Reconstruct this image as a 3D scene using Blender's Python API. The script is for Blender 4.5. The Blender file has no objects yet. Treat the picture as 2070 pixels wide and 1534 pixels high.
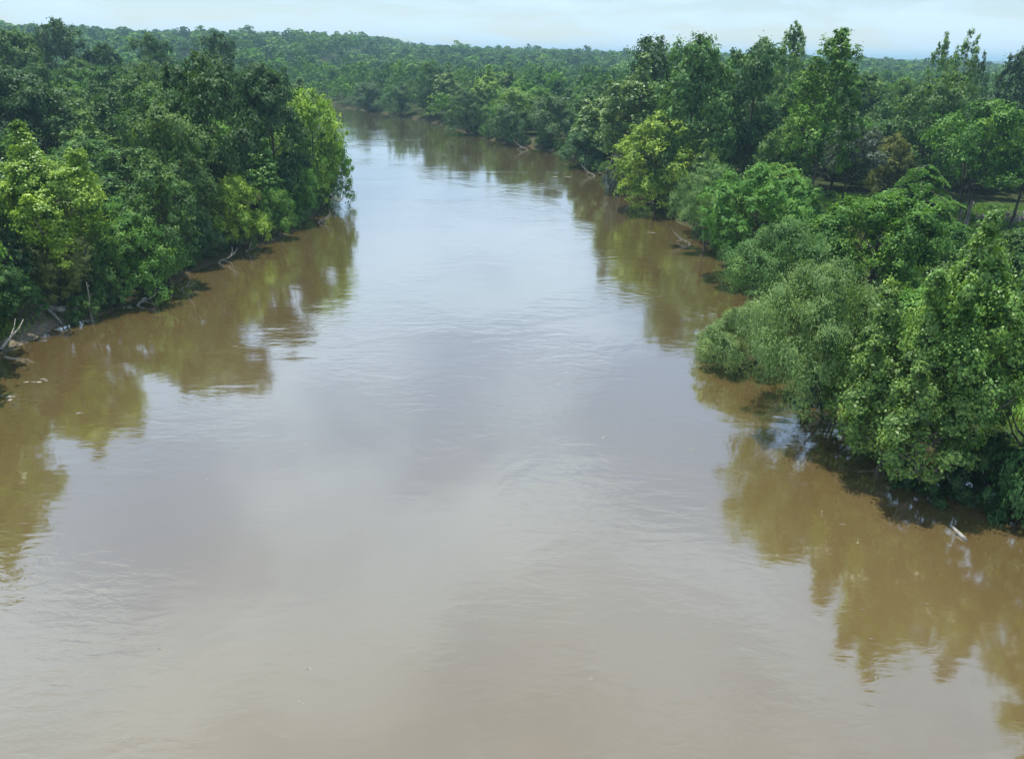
import bpy, math, random
import numpy as np

# ------------------------------------------------------------------ camera, sky, sun, exposure
S = bpy.context.scene
COL = S.collection
CAM_H = 24.0
PITCH = math.radians(24.0)
ROLL = math.radians(1.0)
FPX = 1478.0            # focal length in pixels of the 2070 px wide photograph


def _rx(a):
    c, s = math.cos(a), math.sin(a)
    return np.array([[1, 0, 0], [0, c, -s], [0, s, c]])


def _rz(a):
    c, s = math.cos(a), math.sin(a)
    return np.array([[c, -s, 0], [s, c, 0], [0, 0, 1]])


CM = _rx(math.pi / 2 - PITCH) @ _rz(ROLL)
import mathutils
cam_data = bpy.data.cameras.new('camera')
cam = bpy.data.objects.new('camera', cam_data)
COL.objects.link(cam)
cam.matrix_world = mathutils.Matrix([list(CM[0]) + [0], list(CM[1]) + [0], list(CM[2]) + [CAM_H], [0, 0, 0, 1]])
cam_data.sensor_width = 36.0
cam_data.lens = 36.0 * FPX / 2070.0
cam_data.clip_start = 0.5
cam_data.clip_end = 30000.0
S.camera = cam

SUN_EL = math.radians(75.0)
SUN_AZ = math.radians(-25.0)      # clockwise from +Y: a midday summer sun, almost overhead
sun_vec = mathutils.Vector((math.sin(SUN_AZ) * math.cos(SUN_EL), math.cos(SUN_AZ) * math.cos(SUN_EL), math.sin(SUN_EL)))

W = bpy.data.worlds.new('World')
S.world = W
W.use_nodes = True
nt = W.node_tree
nt.nodes.clear()


def N(t, kind, **kw):
    n = t.nodes.new(kind)
    for k, v in kw.items():
        setattr(n, k, v)
    return n


def L(t, a, b):
    t.links.new(a, b)


def math_node(t, op, a, b=None, c=None, clamp=False):
    n = t.nodes.new('ShaderNodeMath')
    n.operation = op
    n.use_clamp = clamp
    for i, v in enumerate((a, b, c)):
        if v is None:
            continue
        if isinstance(v, (int, float)):
            n.inputs[i].default_value = v
        else:
            t.links.new(v, n.inputs[i])
    return n.outputs[0]


def ramp(t, src, stops):
    n = t.nodes.new('ShaderNodeValToRGB')
    e = n.color_ramp.elements
    while len(e) > 1:
        e.remove(e[-1])
    e[0].position, e[0].color = stops[0][0], (*stops[0][1], 1)
    for p, c in stops[1:]:
        x = e.new(p)
        x.color = (*c, 1)
    t.links.new(src, n.inputs[0])
    return n.outputs[0]


out = N(nt, 'ShaderNodeOutputWorld')
sky = N(nt, 'ShaderNodeTexSky', sky_type='NISHITA')
sky.sun_disc = False
sky.sun_elevation = SUN_EL
sky.sun_rotation = SUN_AZ
sky.altitude = 50
sky.air_density = 1.0
sky.dust_density = 0.1
sky.ozone_density = 3.5
bg_sky = N(nt, 'ShaderNodeBackground')
bg_sky.inputs[1].default_value = 0.102
L(nt, sky.outputs[0], bg_sky.inputs[0])
bg_cl = N(nt, 'ShaderNodeBackground')
bg_cl.inputs[0].default_value = (0.66, 0.84, 1.0, 1)
bg_cl.inputs[1].default_value = 1.02
tc = N(nt, 'ShaderNodeTexCoord')
sep = N(nt, 'ShaderNodeSeparateXYZ')
L(nt, tc.outputs['Generated'], sep.inputs[0])
zc = math_node(nt, 'MAXIMUM', sep.outputs[2], 0.0)
zd = math_node(nt, 'ADD', zc, 0.16)
cx = math_node(nt, 'DIVIDE', sep.outputs[0], zd)
cy = math_node(nt, 'DIVIDE', sep.outputs[1], zd)
comb = N(nt, 'ShaderNodeCombineXYZ')
L(nt, cx, comb.inputs[0])
L(nt, cy, comb.inputs[1])
comb.inputs[2].default_value = 3.7
n1 = N(nt, 'ShaderNodeTexNoise')
n1.inputs['Scale'].default_value = 1.5
n1.inputs['Detail'].default_value = 7
n1.inputs['Roughness'].default_value = 0.55
n1.inputs['Distortion'].default_value = 0.3
L(nt, comb.outputs[0], n1.inputs['Vector'])
mr = N(nt, 'ShaderNodeMapRange')
mr.interpolation_type = 'SMOOTHSTEP'
mr.inputs['From Min'].default_value = 0.40
mr.inputs['From Max'].default_value = 0.64
mr.inputs['To Min'].default_value = 0.34
mr.inputs['To Max'].default_value = 0.92
L(nt, n1.outputs[0], mr.inputs['Value'])
mixw = N(nt, 'ShaderNodeMixShader')
L(nt, mr.outputs[0], mixw.inputs[0])
L(nt, bg_sky.outputs[0], mixw.inputs[1])
L(nt, bg_cl.outputs[0], mixw.inputs[2])
L(nt, mixw.outputs[0], out.inputs[0])

sd_ = bpy.data.lights.new('sun', 'SUN')
sd_.energy = 5.0
sd_.angle = math.radians(0.55)
sd_.color = (1.0, 0.96, 0.87)
sun = bpy.data.objects.new('sun', sd_)
COL.objects.link(sun)
sun.location = (-200, 200, 400)
sun.rotation_euler = sun_vec.to_track_quat('Z', 'Y').to_euler()

S.view_settings.view_transform = 'Standard'
S.view_settings.look = 'None'
S.view_settings.exposure = 0.22
S.view_settings.gamma = 1.0
S.view_settings.use_curve_mapping = False
S.cycles.max_bounces = 6
S.cycles.diffuse_bounces = 3
S.cycles.glossy_bounces = 2
S.cycles.transmission_bounces = 3
S.cycles.volume_bounces = 0
S.cycles.sample_clamp_indirect = 4.0
S.cycles.use_denoising = True
S.render.use_persistent_data = False

rng = np.random.default_rng(7)
random.seed(7)


# ------------------------------------------------------------------ geometry of the place
def at(px, py, z=0.0):
    """where the sight line through a photograph pixel meets the level z"""
    d = CM @ np.array([(px - 1035) / FPX, -(py - 767) / FPX, -1.0])
    t = (z - CAM_H) / d[2]
    return d[0] * t, d[1] * t


def project(x, y, z):
    v = CM.T @ np.array([x, y, z - CAM_H])
    return 1035 - FPX * v[0] / v[2], 767 + FPX * v[1] / v[2], -v[2]


LEFT = [(-160, -120), (-95, -20), (-60, 25), (-42.0, 42), (-42.0, 50), (-42.6, 57), (-42.4, 64), (-40.2, 68), (-37.6, 76), (-37.2, 85),
        (-35.4, 91), (-32.4, 99), (-31.2, 110), (-32, 124), (-37, 148), (-44, 178), (-57, 222), (-77, 277), (-107, 326),
        (-155, 362), (-260, 395), (-520, 420)]
RIGHT = [(-520, 480), (-270, 452), (-175, 418), (-115, 392), (-85, 366), (-60, 332), (-35, 294), (-17, 252), (-6, 226),
         (4, 216), (12, 198), (18, 168), (22.8, 147), (25.2, 124), (26.8, 106), (26.6, 94), (26.2, 80), (26.6, 64),
         (27.0, 52), (27.4, 44), (28.8, 39), (31.5, 36), (42, 30), (70, 18), (120, -20), (220, -120)]
POLY = np.array(LEFT + RIGHT, float)


def sdist(x, y):
    """distance to the shore line, positive on land"""
    x = np.asarray(x, float)
    y = np.asarray(y, float)
    d2 = np.full(x.shape, 1e18)
    inside = np.zeros(x.shape, bool)
    n = len(POLY)
    for i in range(n):
        ax, ay = POLY[i]
        bx, by = POLY[(i + 1) % n]
        ex, ey = bx - ax, by - ay
        if i != len(LEFT) - 1 and i != n - 1:      # the open ends are no shore
            t = np.clip(((x - ax) * ex + (y - ay) * ey) / (ex * ex + ey * ey), 0, 1)
            d2 = np.minimum(d2, (x - ax - t * ex) ** 2 + (y - ay - t * ey) ** 2)
        c = ((ay > y) != (by > y))
        with np.errstate(divide='ignore', invalid='ignore'):
            xi = (bx - ax) * (y - ay) / (by - ay if by != ay else 1e-9) + ax
        inside ^= c & (x < xi)
    d = np.sqrt(d2)
    return np.where(inside, -d, d)


_ph = rng.uniform(0, 6.28, 24)


def wob(x, y, s, k=0):
    return (np.sin(x / s + _ph[k]) * np.cos(y / s * 1.13 + _ph[k + 1]) + 0.5 * np.sin((x + y) / s * 1.9 + _ph[k + 2])
            + 0.5 * np.cos((x - 0.7 * y) / s * 2.3 + _ph[k + 3])) / 2


def sstep(a, b, v):
    t = np.clip((v - a) / (b - a), 0, 1)
    return t * t * (3 - 2 * t)


AZ_T = np.array([-1.2, -0.75, -0.6, -0.45, -0.26, -0.09, 0.12, 0.3, 0.49, 0.62, 0.8, 1.2])
RG_H = np.array([21.0, 21.0, 19.0, 16.0, 18.0, 15.0, 12.0, 11.0, 8.5, 4.0, 8.0, 9.0])


def ground(x, y):
    x = np.asarray(x, float)
    y = np.asarray(y, float)
    sd = sdist(x, y)
    sh = sd + 0.7 * wob(x, y, 2.3, 4)
    z = np.where(sh < 0, np.maximum(-3.0, sh * 0.45), 0)
    z = z + np.where(sh > 0, 0.28 * np.minimum(sh, 2.0) + 1.5 * sstep(1.0, 8.0, sh) + 0.25 * wob(x, y, 9, 8) * sstep(2, 10, sh), 0)
    left = ((x < -25 - 0.0 * y) & (y < 330)) | (x < -150)
    z = z + np.where((sd > 0) & left, 7.5 * sstep(15, 170, sd), 0)
    dist = np.hypot(x, y)
    azt = x / np.maximum(y, 1)
    rh = np.interp(azt, AZ_T, RG_H)
    land = sstep(5, 60, sd)
    z = z + land * (rh * sstep(430, 900, dist) - 0.5 * rh * sstep(1050, 1500, dist)) + land * 1.6 * wob(x, y, 70, 12) * sstep(150, 420, dist)
    z = z + 24 * np.exp(-((dist - 4600) / 600.0) ** 2) * land
    return z


def new_mesh(name, verts, faces_flat, nper, mats=(), smooth=False, attrs=None):
    me = bpy.data.meshes.new(name)
    nv, nf = len(verts), len(faces_flat) // nper
    me.vertices.add(nv)
    me.vertices.foreach_set('co', np.asarray(verts, np.float32).ravel())
    me.loops.add(nf * nper)
    me.loops.foreach_set('vertex_index', np.asarray(faces_flat, np.int32))
    me.polygons.add(nf)
    me.polygons.foreach_set('loop_start', np.arange(0, nf * nper, nper, dtype=np.int32))
    me.polygons.foreach_set('loop_total', np.full(nf, nper, np.int32))
    if smooth:
        me.polygons.foreach_set('use_smooth', np.ones(nf, bool))
    for m in mats:
        me.materials.append(m)
    for an, (dom, typ, data) in (attrs or {}).items():
        a = me.attributes.new(an, typ, dom)
        a.data.foreach_set('color' if 'COLOR' in typ else 'value', np.asarray(data, np.float32).ravel())
    me.update(calc_edges=True)
    return me


def link(name, me, parent=None, loc=None):
    o = bpy.data.objects.new(name, me)
    COL.objects.link(o)
    if parent is not None:
        o.parent = parent
    if loc is not None:
        o.location = loc
    return o


def tag(o, label=None, cat=None, group=None, kind=None):
    if label:
        o['label'] = label
    if cat:
        o['category'] = cat
    if group:
        o['group'] = group
    if kind:
        o['kind'] = kind
    return o


# ------------------------------------------------------------------ materials
def new_mat(name):
    m = bpy.data.materials.new(name)
    m.use_nodes = True
    t = m.node_tree
    t.nodes.clear()
    o = N(t, 'ShaderNodeOutputMaterial')
    return m, t, o


def leaf_mat(name, rough=0.5, spec=0.35, trans=0.35, from_attr=False):
    m, t, o = new_mat(name)
    if from_attr:
        src = N(t, 'ShaderNodeAttribute', attribute_name='tint').outputs['Color']
    else:
        src = N(t, 'ShaderNodeObjectInfo').outputs['Color']
    tone = N(t, 'ShaderNodeAttribute', attribute_name='tone').outputs['Fac']
    val = N(t, 'ShaderNodeVectorMath', operation='SCALE')
    L(t, src, val.inputs[0])
    L(t, tone, val.inputs['Scale'])
    # whole boughs differ a little in age and colour
    gp = N(t, 'ShaderNodeTexCoord')
    bn = N(t, 'ShaderNodeTexNoise')
    bn.inputs['Scale'].default_value = 0.38
    bn.inputs['Detail'].default_value = 2
    L(t, gp.outputs['Object'], bn.inputs['Vector'])
    bf = math_node(t, 'MULTIPLY_ADD', bn.outputs[0], 1.1, 0.45)
    tone = math_node(t, 'MULTIPLY', tone, bf)
    L(t, tone, val.inputs['Scale'])
    # young leaves are yellower, old ones bluer
    hs = N(t, 'ShaderNodeHueSaturation')
    hue = math_node(t, 'MULTIPLY_ADD', tone, -0.045, 0.545)
    L(t, hue, hs.inputs['Hue'])
    L(t, val.outputs[0], hs.inputs['Color'])
    p = N(t, 'ShaderNodeBsdfPrincipled')
    p.inputs['Roughness'].default_value = rough
    p.inputs['Specular IOR Level'].default_value = spec
    L(t, hs.outputs[0], p.inputs['Base Color'])
    tr = N(t, 'ShaderNodeBsdfTranslucent')
    tv = N(t, 'ShaderNodeVectorMath', operation='MULTIPLY')
    L(t, hs.outputs[0], tv.inputs[0])
    tv.inputs[1].default_value = (1.5, 1.5, 0.6)
    L(t, tv.outputs[0], tr.inputs['Color'])
    mx = N(t, 'ShaderNodeMixShader')
    mx.inputs[0].default_value = trans
    L(t, p.outputs[0], mx.inputs[1])
    L(t, tr.outputs[0], mx.inputs[2])
    L(t, mx.outputs[0], o.inputs[0])
    return m


M_leaf = leaf_mat('leaf', rough=0.55, spec=0.22, trans=0.22)
M_leaf_gloss = leaf_mat('broad_leaf', rough=0.45, spec=0.36, trans=0.24)
M_far = leaf_mat('far_leaf', rough=0.7, spec=0.15, trans=0.25, from_attr=True)
M_grass = leaf_mat('grass_blade', rough=0.6, spec=0.2, trans=0.4, from_attr=True)


def wood_mat(name, c1, c2, scale=2.0, rough=0.85):
    m, t, o = new_mat(name)
    tcn = N(t, 'ShaderNodeTexCoord')
    mp = N(t, 'ShaderNodeMapping')
    mp.inputs['Scale'].default_value = (1, 1, 0.3)
    L(t, tcn.outputs['Object'], mp.inputs[0])
    nz = N(t, 'ShaderNodeTexNoise')
    nz.inputs['Scale'].default_value = scale
    nz.inputs['Detail'].default_value = 6
    L(t, mp.outputs[0], nz.inputs['Vector'])
    c = ramp(t, nz.outputs[0], [(0.35, c1), (0.65, c2)])
    p = N(t, 'ShaderNodeBsdfPrincipled')
    p.inputs['Roughness'].default_value = rough
    L(t, c, p.inputs['Base Color'])
    b = N(t, 'ShaderNodeBump')
    b.inputs['Strength'].default_value = 0.6
    b.inputs['Distance'].default_value = 0.03
    L(t, nz.outputs[0], b.inputs['Height'])
    L(t, b.outputs[0], p.inputs['Normal'])
    L(t, p.outputs[0], o.inputs[0])
    return m


M_bark = wood_mat('dark_bark', (0.035, 0.028, 0.022), (0.085, 0.07, 0.055))
M_bark_grey = wood_mat('grey_bark', (0.08, 0.072, 0.06), (0.24, 0.22, 0.19), 1.2)
M_drift = wood_mat('bleached_wood', (0.13, 0.12, 0.105), (0.36, 0.34, 0.31), 4.0)
M_brush = wood_mat('grey_brushwood', (0.09, 0.08, 0.09), (0.22, 0.19, 0.2), 3.0)

# ground
M_ground, t, o = new_mat('forest_floor')
tcn = N(t, 'ShaderNodeTexCoord')
nz = N(t, 'ShaderNodeTexNoise')
nz.inputs['Scale'].default_value = 0.35
nz.inputs['Detail'].default_value = 9
nz.inputs['Roughness'].default_value = 0.65
L(t, tcn.outputs['Object'], nz.inputs['Vector'])
nf = N(t, 'ShaderNodeTexNoise')
nf.inputs['Scale'].default_value = 4.0
nf.inputs['Detail'].default_value = 6
L(t, tcn.outputs['Object'], nf.inputs['Vector'])
forest = ramp(t, nz.outputs[0], [(0.3, (0.022, 0.034, 0.012)), (0.55, (0.04, 0.055, 0.018)), (0.75, (0.075, 0.065, 0.035))])
grass = ramp(t, nz.outputs[0], [(0.3, (0.08, 0.17, 0.03)), (0.5, (0.12, 0.23, 0.04)), (0.72, (0.17, 0.24, 0.07))])
sand = ramp(t, nf.outputs[0], [(0.3, (0.12, 0.10, 0.075)), (0.55, (0.24, 0.20, 0.15)), (0.75, (0.40, 0.35, 0.28))])
mud = ramp(t, nf.outputs[0], [(0.3, (0.07, 0.052, 0.034)), (0.7, (0.13, 0.10, 0.065))])
aG = N(t, 'ShaderNodeAttribute', attribute_name='meadow').outputs['Fac']
aS = N(t, 'ShaderNodeAttribute', attribute_name='sand').outputs['Fac']
aM = N(t, 'ShaderNodeAttribute', attribute_name='mud').outputs['Fac']


def mixc(t, f, a, b):
    n = N(t, 'ShaderNodeMix', data_type='RGBA')
    L(t, f, n.inputs[0])
    L(t, a, n.inputs[6])
    L(t, b, n.inputs[7])
    return n.outputs[2]


c = mixc(t, aG, forest, grass)
c = mixc(t, aM, c, mud)
c = mixc(t, aS, c, sand)
p = N(t, 'ShaderNodeBsdfPrincipled')
p.inputs['Roughness'].default_value = 0.95
p.inputs['Specular IOR Level'].default_value = 0.1
L(t, c, p.inputs['Base Color'])
b = N(t, 'ShaderNodeBump')
b.inputs['Strength'].default_value = 0.8
b.inputs['Distance'].default_value = 0.25
L(t, nf.outputs[0], b.inputs['Height'])
L(t, b.outputs[0], p.inputs['Normal'])
L(t, p.outputs[0], o.inputs[0])

# muddy river
M_water, t, o = new_mat('muddy_water')
tcn = N(t, 'ShaderNodeTexCoord')


def wnoise(scale, sx, sy, detail, rot=0.0, dist=0.0, rough=0.5):
    mp = N(t, 'ShaderNodeMapping')
    mp.inputs['Scale'].default_value = (sx, sy, 1)
    mp.inputs['Rotation'].default_value = (0, 0, rot)
    L(t, tcn.outputs['Object'], mp.inputs[0])
    n = N(t, 'ShaderNodeTexNoise')
    n.inputs['Scale'].default_value = scale
    n.inputs['Detail'].default_value = detail
    n.inputs['Roughness'].default_value = rough
    n.inputs['Distortion'].default_value = dist
    L(t, mp.outputs[0], n.inputs['Vector'])
    return n.outputs[0]


patch = wnoise(0.06, 0.8, 0.9, 4, 0.3, 0.8)
wave_f = wnoise(1.9, 0.42, 1.0, 3, 0.22, 0.6, 0.55)
wave_m = wnoise(0.5, 0.45, 1.0, 2, -0.25, 0.8)
wave_l = wnoise(0.12, 0.6, 1.0, 2, 0.5)
silt = wnoise(0.06, 1.0, 0.35, 5, 0.1, 0.5)
pm = N(t, 'ShaderNodeMapRange')
pm.interpolation_type = 'SMOOTHSTEP'
pm.inputs['From Min'].default_value = 0.40
pm.inputs['From Max'].default_value = 0.66
pm.inputs['To Min'].default_value = 0.12
pm.inputs['To Max'].default_value = 1.15
L(t, patch, pm.inputs['Value'])
hf = math_node(t, 'MULTIPLY', wave_f, pm.outputs[0])
h = math_node(t, 'ADD', math_node(t, 'MULTIPLY', hf, 0.020), math_node(t, 'MULTIPLY', math_node(t, 'MULTIPLY', wave_m, pm.outputs[0]), 0.040))
h = math_node(t, 'ADD', h, math_node(t, 'MULTIPLY', wave_l, 0.035))
bp = N(t, 'ShaderNodeBump')
bp.inputs['Strength'].default_value = 1.0
bp.inputs['Distance'].default_value = 1.0
L(t, h, bp.inputs['Height'])
body = ramp(t, silt, [(0.3, (0.136, 0.093, 0.036)), (0.5, (0.156, 0.109, 0.043)), (0.7, (0.177, 0.126, 0.053))])
df = N(t, 'ShaderNodeBsdfDiffuse')
L(t, body, df.inputs['Color'])
gl = N(t, 'ShaderNodeBsdfGlossy')
gl.inputs['Color'].default_value = (0.97, 0.98, 1.0, 1)
gl.inputs['Roughness'].default_value = 0.07
L(t, bp.outputs[0], gl.inputs['Normal'])
lw = N(t, 'ShaderNodeLayerWeight')
lw.inputs['Blend'].default_value = 0.5
L(t, bp.outputs[0], lw.inputs['Normal'])
refl = math_node(t, 'MULTIPLY_ADD', math_node(t, 'POWER', lw.outputs['Facing'], 1.5), 0.84, 0.16, clamp=True)
mx = N(t, 'ShaderNodeMixShader')
L(t, refl, mx.inputs[0])
L(t, df.outputs[0], mx.inputs[1])
L(t, gl.outputs[0], mx.inputs[2])
L(t, mx.outputs[0], o.inputs[0])

# ------------------------------------------------------------------ ground sheet and river
def axis(a, b, n, k):
    u = np.linspace(-1, 1, n)
    s = np.sinh(u * k) / math.sinh(k)
    return s, a, b


ny, nx = 330, 340
v = np.linspace(0, 1, ny)
ys = -160 + 9160 * (np.sinh(v * 5.6) / math.sinh(5.6)) * 0.97 + v * 275
u = np.linspace(-1, 1, nx)
xs = 7000 * np.sinh(u * 5.4) / math.sinh(5.4) + u * 60
gx, gy = np.meshgrid(xs, ys)
sdg = sdist(gx, gy)
gz = ground(gx, gy)
MEADOW = [(56, 118, 13), (66, 112, 14), (50, 114, 9), (76, 108, 16), (50, 62, 16), (58, 82, 18), (54, 100, 16), (70, 98, 20), (42, 58, 9), (48, 106, 9), (86, 90, 20), (41, 46, 8), (34, 40, 5), (62, 122, 12), (46, 122, 8)]
mead = np.zeros_like(gx)
for (mx_, my_, mr_) in MEADOW:
    mead = np.maximum(mead, 1 - sstep(mr_ * 0.75, mr_ * 1.15, np.hypot(gx - mx_, gy - my_)))
mead *= sstep(4, 9, sdg)
sandm = (1 - sstep(1.5, 4.5, np.hypot((gx + 43.8) / 1.2, (gy - 64.5) / 1.7))) * (sdg > -1)
sandm = np.maximum(sandm, 0.8 * (1 - sstep(2, 6, np.hypot(gx - 6, gy - 222))) * (sdg < 4))
leftg = 1 - sstep(3, 6, np.hypot(gx + 49, (gy - 60) / 1.4))
mead = np.maximum(mead, leftg)
mudm = 1 - sstep(0.2, 1.6, sdg)
idx = np.arange(ny * nx).reshape(ny, nx)
quads = np.stack([idx[:-1, :-1], idx[:-1, 1:], idx[1:, 1:], idx[1:, :-1]], -1).reshape(-1)
me = new_mesh('ground', np.stack([gx, gy, gz], -1).reshape(-1, 3), quads, 4, [M_ground], True,
              {'meadow': ('POINT', 'FLOAT', mead.ravel()), 'sand': ('POINT', 'FLOAT', sandm.ravel()), 'mud': ('POINT', 'FLOAT', mudm.ravel())})
tag(link('ground', me), 'wooded river banks and meadow floor rising to low hills', kind='structure')
wv = [(-700, -160, 0), (420, -160, 0), (420, 650, 0), (-700, 650, 0)]
me = new_mesh('river_water', wv, [0, 1, 2, 3], 4, [M_water])
tag(link('river_water', me), 'calm muddy brown river reflecting the sky and the trees', kind='structure')


# ------------------------------------------------------------------ tree building
def tube(points, radii, sides=6):
    P = np.asarray(points, float)
    n = len(P)
    T = np.gradient(P, axis=0)
    T /= np.linalg.norm(T, axis=1, keepdims=True) + 1e-9
    ref = np.array([1.0, 0.2, 0.1]) if abs(T[0][2]) > 0.7 else np.array([0, 0, 1.0])
    vs = []
    a = np.linspace(0, 2 * math.pi, sides, endpoint=False)
    for i in range(n):
        b1 = np.cross(T[i], ref)
        b1 /= np.linalg.norm(b1) + 1e-9
        b2 = np.cross(T[i], b1)
        vs.append(P[i] + radii[i] * (np.cos(a)[:, None] * b1 + np.sin(a)[:, None] * b2))
    vs = np.concatenate(vs)
    fs = []
    for i in range(n - 1):
        for j in range(sides):
            k = (j + 1) % sides
            fs += [i * sides + j, i * sides + k, (i + 1) * sides + k, (i + 1) * sides + j]
    # end caps as fans of quads
    for base in (0, (n - 1) * sides):
        for j in range(1, sides - 2, 2):
            fs += [base, base + j, base + j + 1, base + j + 2]
    return vs, fs


class Tubes:
    def __init__(self):
        self.v, self.f, self.n = [], [], 0

    def add(self, pts, rad, sides=6):
        v_, f_ = tube(pts, rad, sides)
        self.v.append(v_)
        self.f.append(np.asarray(f_) + self.n)
        self.n += len(v_)

    def mesh(self, name, mat):
        return new_mesh(name, np.concatenate(self.v), np.concatenate(self.f), 4, [mat], True)


def unit(a):
    return a / (np.linalg.norm(a, axis=-1, keepdims=True) + 1e-9)


def leaves(C, Nn, size, aspect, r):
    """diamond leaves: centres C, facing directions Nn"""
    n = len(C)
    Nn = unit(Nn)
    A = unit(np.cross(Nn, r.normal(size=(n, 3))))
    B = np.cross(Nn, A)
    s = (size * r.uniform(0.5, 1.45, n))[:, None]
    A = A * s * 0.5
    B = B * s * 0.5 * aspect
    bend = Nn * s * 0.10
    V = np.stack([C - A - bend, C - B + bend, C + A - bend, C + B + bend], 1)
    return V.reshape(-1, 3)


def env_round(u):
    return np.sqrt(np.clip(1 - (2 * u - 0.9) ** 2 / 1.25, 0.02, 1))


def env_syc(u):
    return np.clip(1.0 - u ** 2.0, 0, 1) ** 0.75 * (0.72 + 0.28 * np.sin(np.clip(u * 3, 0, 1.57)))


def env_tall(u):
    return np.clip((1.05 - u), 0, 1) ** 0.6 * (0.55 + 0.45 * np.minimum(1, u * 4))


def env_dome(u):
    return np.clip(1 - u ** 2.4, 0, 1) ** 0.6


def env_bush(u):
    return np.sqrt(np.clip(1 - u ** 2, 0, 1))


ENV = dict(round=env_round, syc=env_syc, tall=env_tall, dome=env_dome, bush=env_bush)


def lobes_for(kind, H, R, cb, nl, lobe_r, r, rin=0.72):
    u = (np.arange(nl) + r.uniform(0.1, 0.9, nl)) / nl
    u = u ** 0.9
    ang = np.arange(nl) * 2.39996 + r.normal(0, 0.5, nl)
    rad = ENV[kind](u) * R * rin * np.where(r.random(nl) < 0.22, r.uniform(0.1, 0.6, nl), r.uniform(0.8, 1.18, nl))
    z = cb + u * (H - cb - lobe_r * 0.7)
    c = np.stack([rad * np.cos(ang), rad * np.sin(ang), z], 1)
    rr = lobe_r * r.uniform(0.7, 1.3, nl) * (0.72 + 0.28 * ENV[kind](u))
    c[-1, :2] *= 0.25
    return c, rr


def foliage(c, rr, mc, kl, leaf, aspect, zs, r, up=0.5, spread=0.32, droop=0.0, flat=0.7):
    """crown leaves from lobes; returns vertices and per-leaf tone"""
    nl = len(c)
    d = unit(r.normal(size=(nl, mc, 3)) + np.array([0, 0, 0.45]))
    shell = r.uniform(0.62, 1.08, (nl, mc, 1))
    cc = c[:, None, :] + d * rr[:, None, None] * shell * np.array([1, 1, zs])
    cr = rr[:, None] * spread * r.uniform(0.6, 1.4, (nl, mc))
    ctone = r.normal(1.0, 0.13, (nl, mc)) * r.normal(1.0, 0.09, (nl, 1))
    g = r.normal(size=(nl, mc, kl, 3))
    g = g / np.maximum(1.0, np.linalg.norm(g, axis=-1, keepdims=True) / 1.9)
    g = g * r.choice([0.8, 1.15, 1.8, 2.3], (nl, mc, kl, 1), p=[0.42, 0.34, 0.18, 0.06])
    P = cc[:, :, None, :] + g * cr[:, :, None, None] * np.array([1, 1, flat]) * 0.62
    if droop:
        hang = np.abs(r.normal(size=(nl, mc, kl))) * droop * cr[:, :, None]
        P[..., 2] -= hang
    nn = d[:, :, None, :] * 0.9 + unit(g) * 0.35 + np.array([0, 0, up]) + r.normal(size=(nl, mc, kl, 3)) * 0.38
    tone = ctone[:, :, None] * r.uniform(0.78, 1.25, (nl, mc, kl))
    V = leaves(P.reshape(-1, 3), nn.reshape(-1, 3), leaf, aspect, r)
    return V, np.clip(tone.reshape(-1), 0.4, 1.7)


def crown_mesh(name, V, tone, mat):
    n = len(V) // 4
    return new_mesh(name, V, np.arange(n * 4), 4, [mat], False, {'tone': ('FACE', 'FLOAT', tone)})


def trunk_mesh(name, c, rr, H, cb, mat, r, rad=None, lean=0.03, stems=1, limb_every=1):
    T = Tubes()
    rad = rad or (0.10 + H * 0.013)
    for s_ in range(stems):
        off = np.array([0, 0, 0]) if stems == 1 else np.array([0.25 * math.cos(s_ * 2.5), 0.25 * math.sin(s_ * 2.5), 0])
        ln = r.normal(0, lean, 2) if stems == 1 else np.array([math.cos(s_ * 2.5), math.sin(s_ * 2.5)]) * 0.16
        zz = np.linspace(-0.6, H * 0.86, 9)
        wx = np.cumsum(r.normal(0, 0.10, 9)) * 0.8
        wy = np.cumsum(r.normal(0, 0.10, 9)) * 0.8
        pts = np.stack([off[0] + ln[0] * zz + wx, off[1] + ln[1] * zz + wy, zz], 1)
        pts[0, :2] = off[:2]
        rr_ = rad / stems ** 0.5 * np.linspace(1.0, 0.18, 9) ** 1.1
        rr_[0] *= 1.35
        T.add(pts, rr_, 8)
        if s_ == 0:
            main, mrad = pts, rr_
    for i in range(0, len(c), limb_every):
        e = c[i]
        z0 = max(cb * 0.55, e[2] - 0.55 * np.hypot(e[0], e[1]) - 0.8)
        z0 = min(z0, H * 0.8)
        k = np.interp(z0, main[:, 2], np.arange(len(main)))
        p0 = np.array([np.interp(z0, main[:, 2], main[:, j]) for j in range(3)])
        r0 = np.interp(k, np.arange(len(main)), mrad) * 0.55
        tt = np.linspace(0, 1, 5)[:, None]
        mid = p0 * (1 - tt) + e * tt
        mid[:, 2] += np.sin(tt[:, 0] * math.pi) * (-0.10) * np.linalg.norm(e - p0)
        mid[1:-1] += r.normal(0, 0.12, (3, 3))
        T.add(mid, np.linspace(r0, 0.03, 5), 5)
        for q in range(2):
            d = unit(r.normal(size=3) + np.array([0, 0, 0.5])) * rr[i] * 0.85
            st = mid[3]
            T.add([st, st + d * 0.5 + r.normal(0, 0.08, 3), st + d], [r0 * 0.35, r0 * 0.22, 0.015], 4)
    return T.mesh(name, mat)


PROTO = {}


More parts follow.
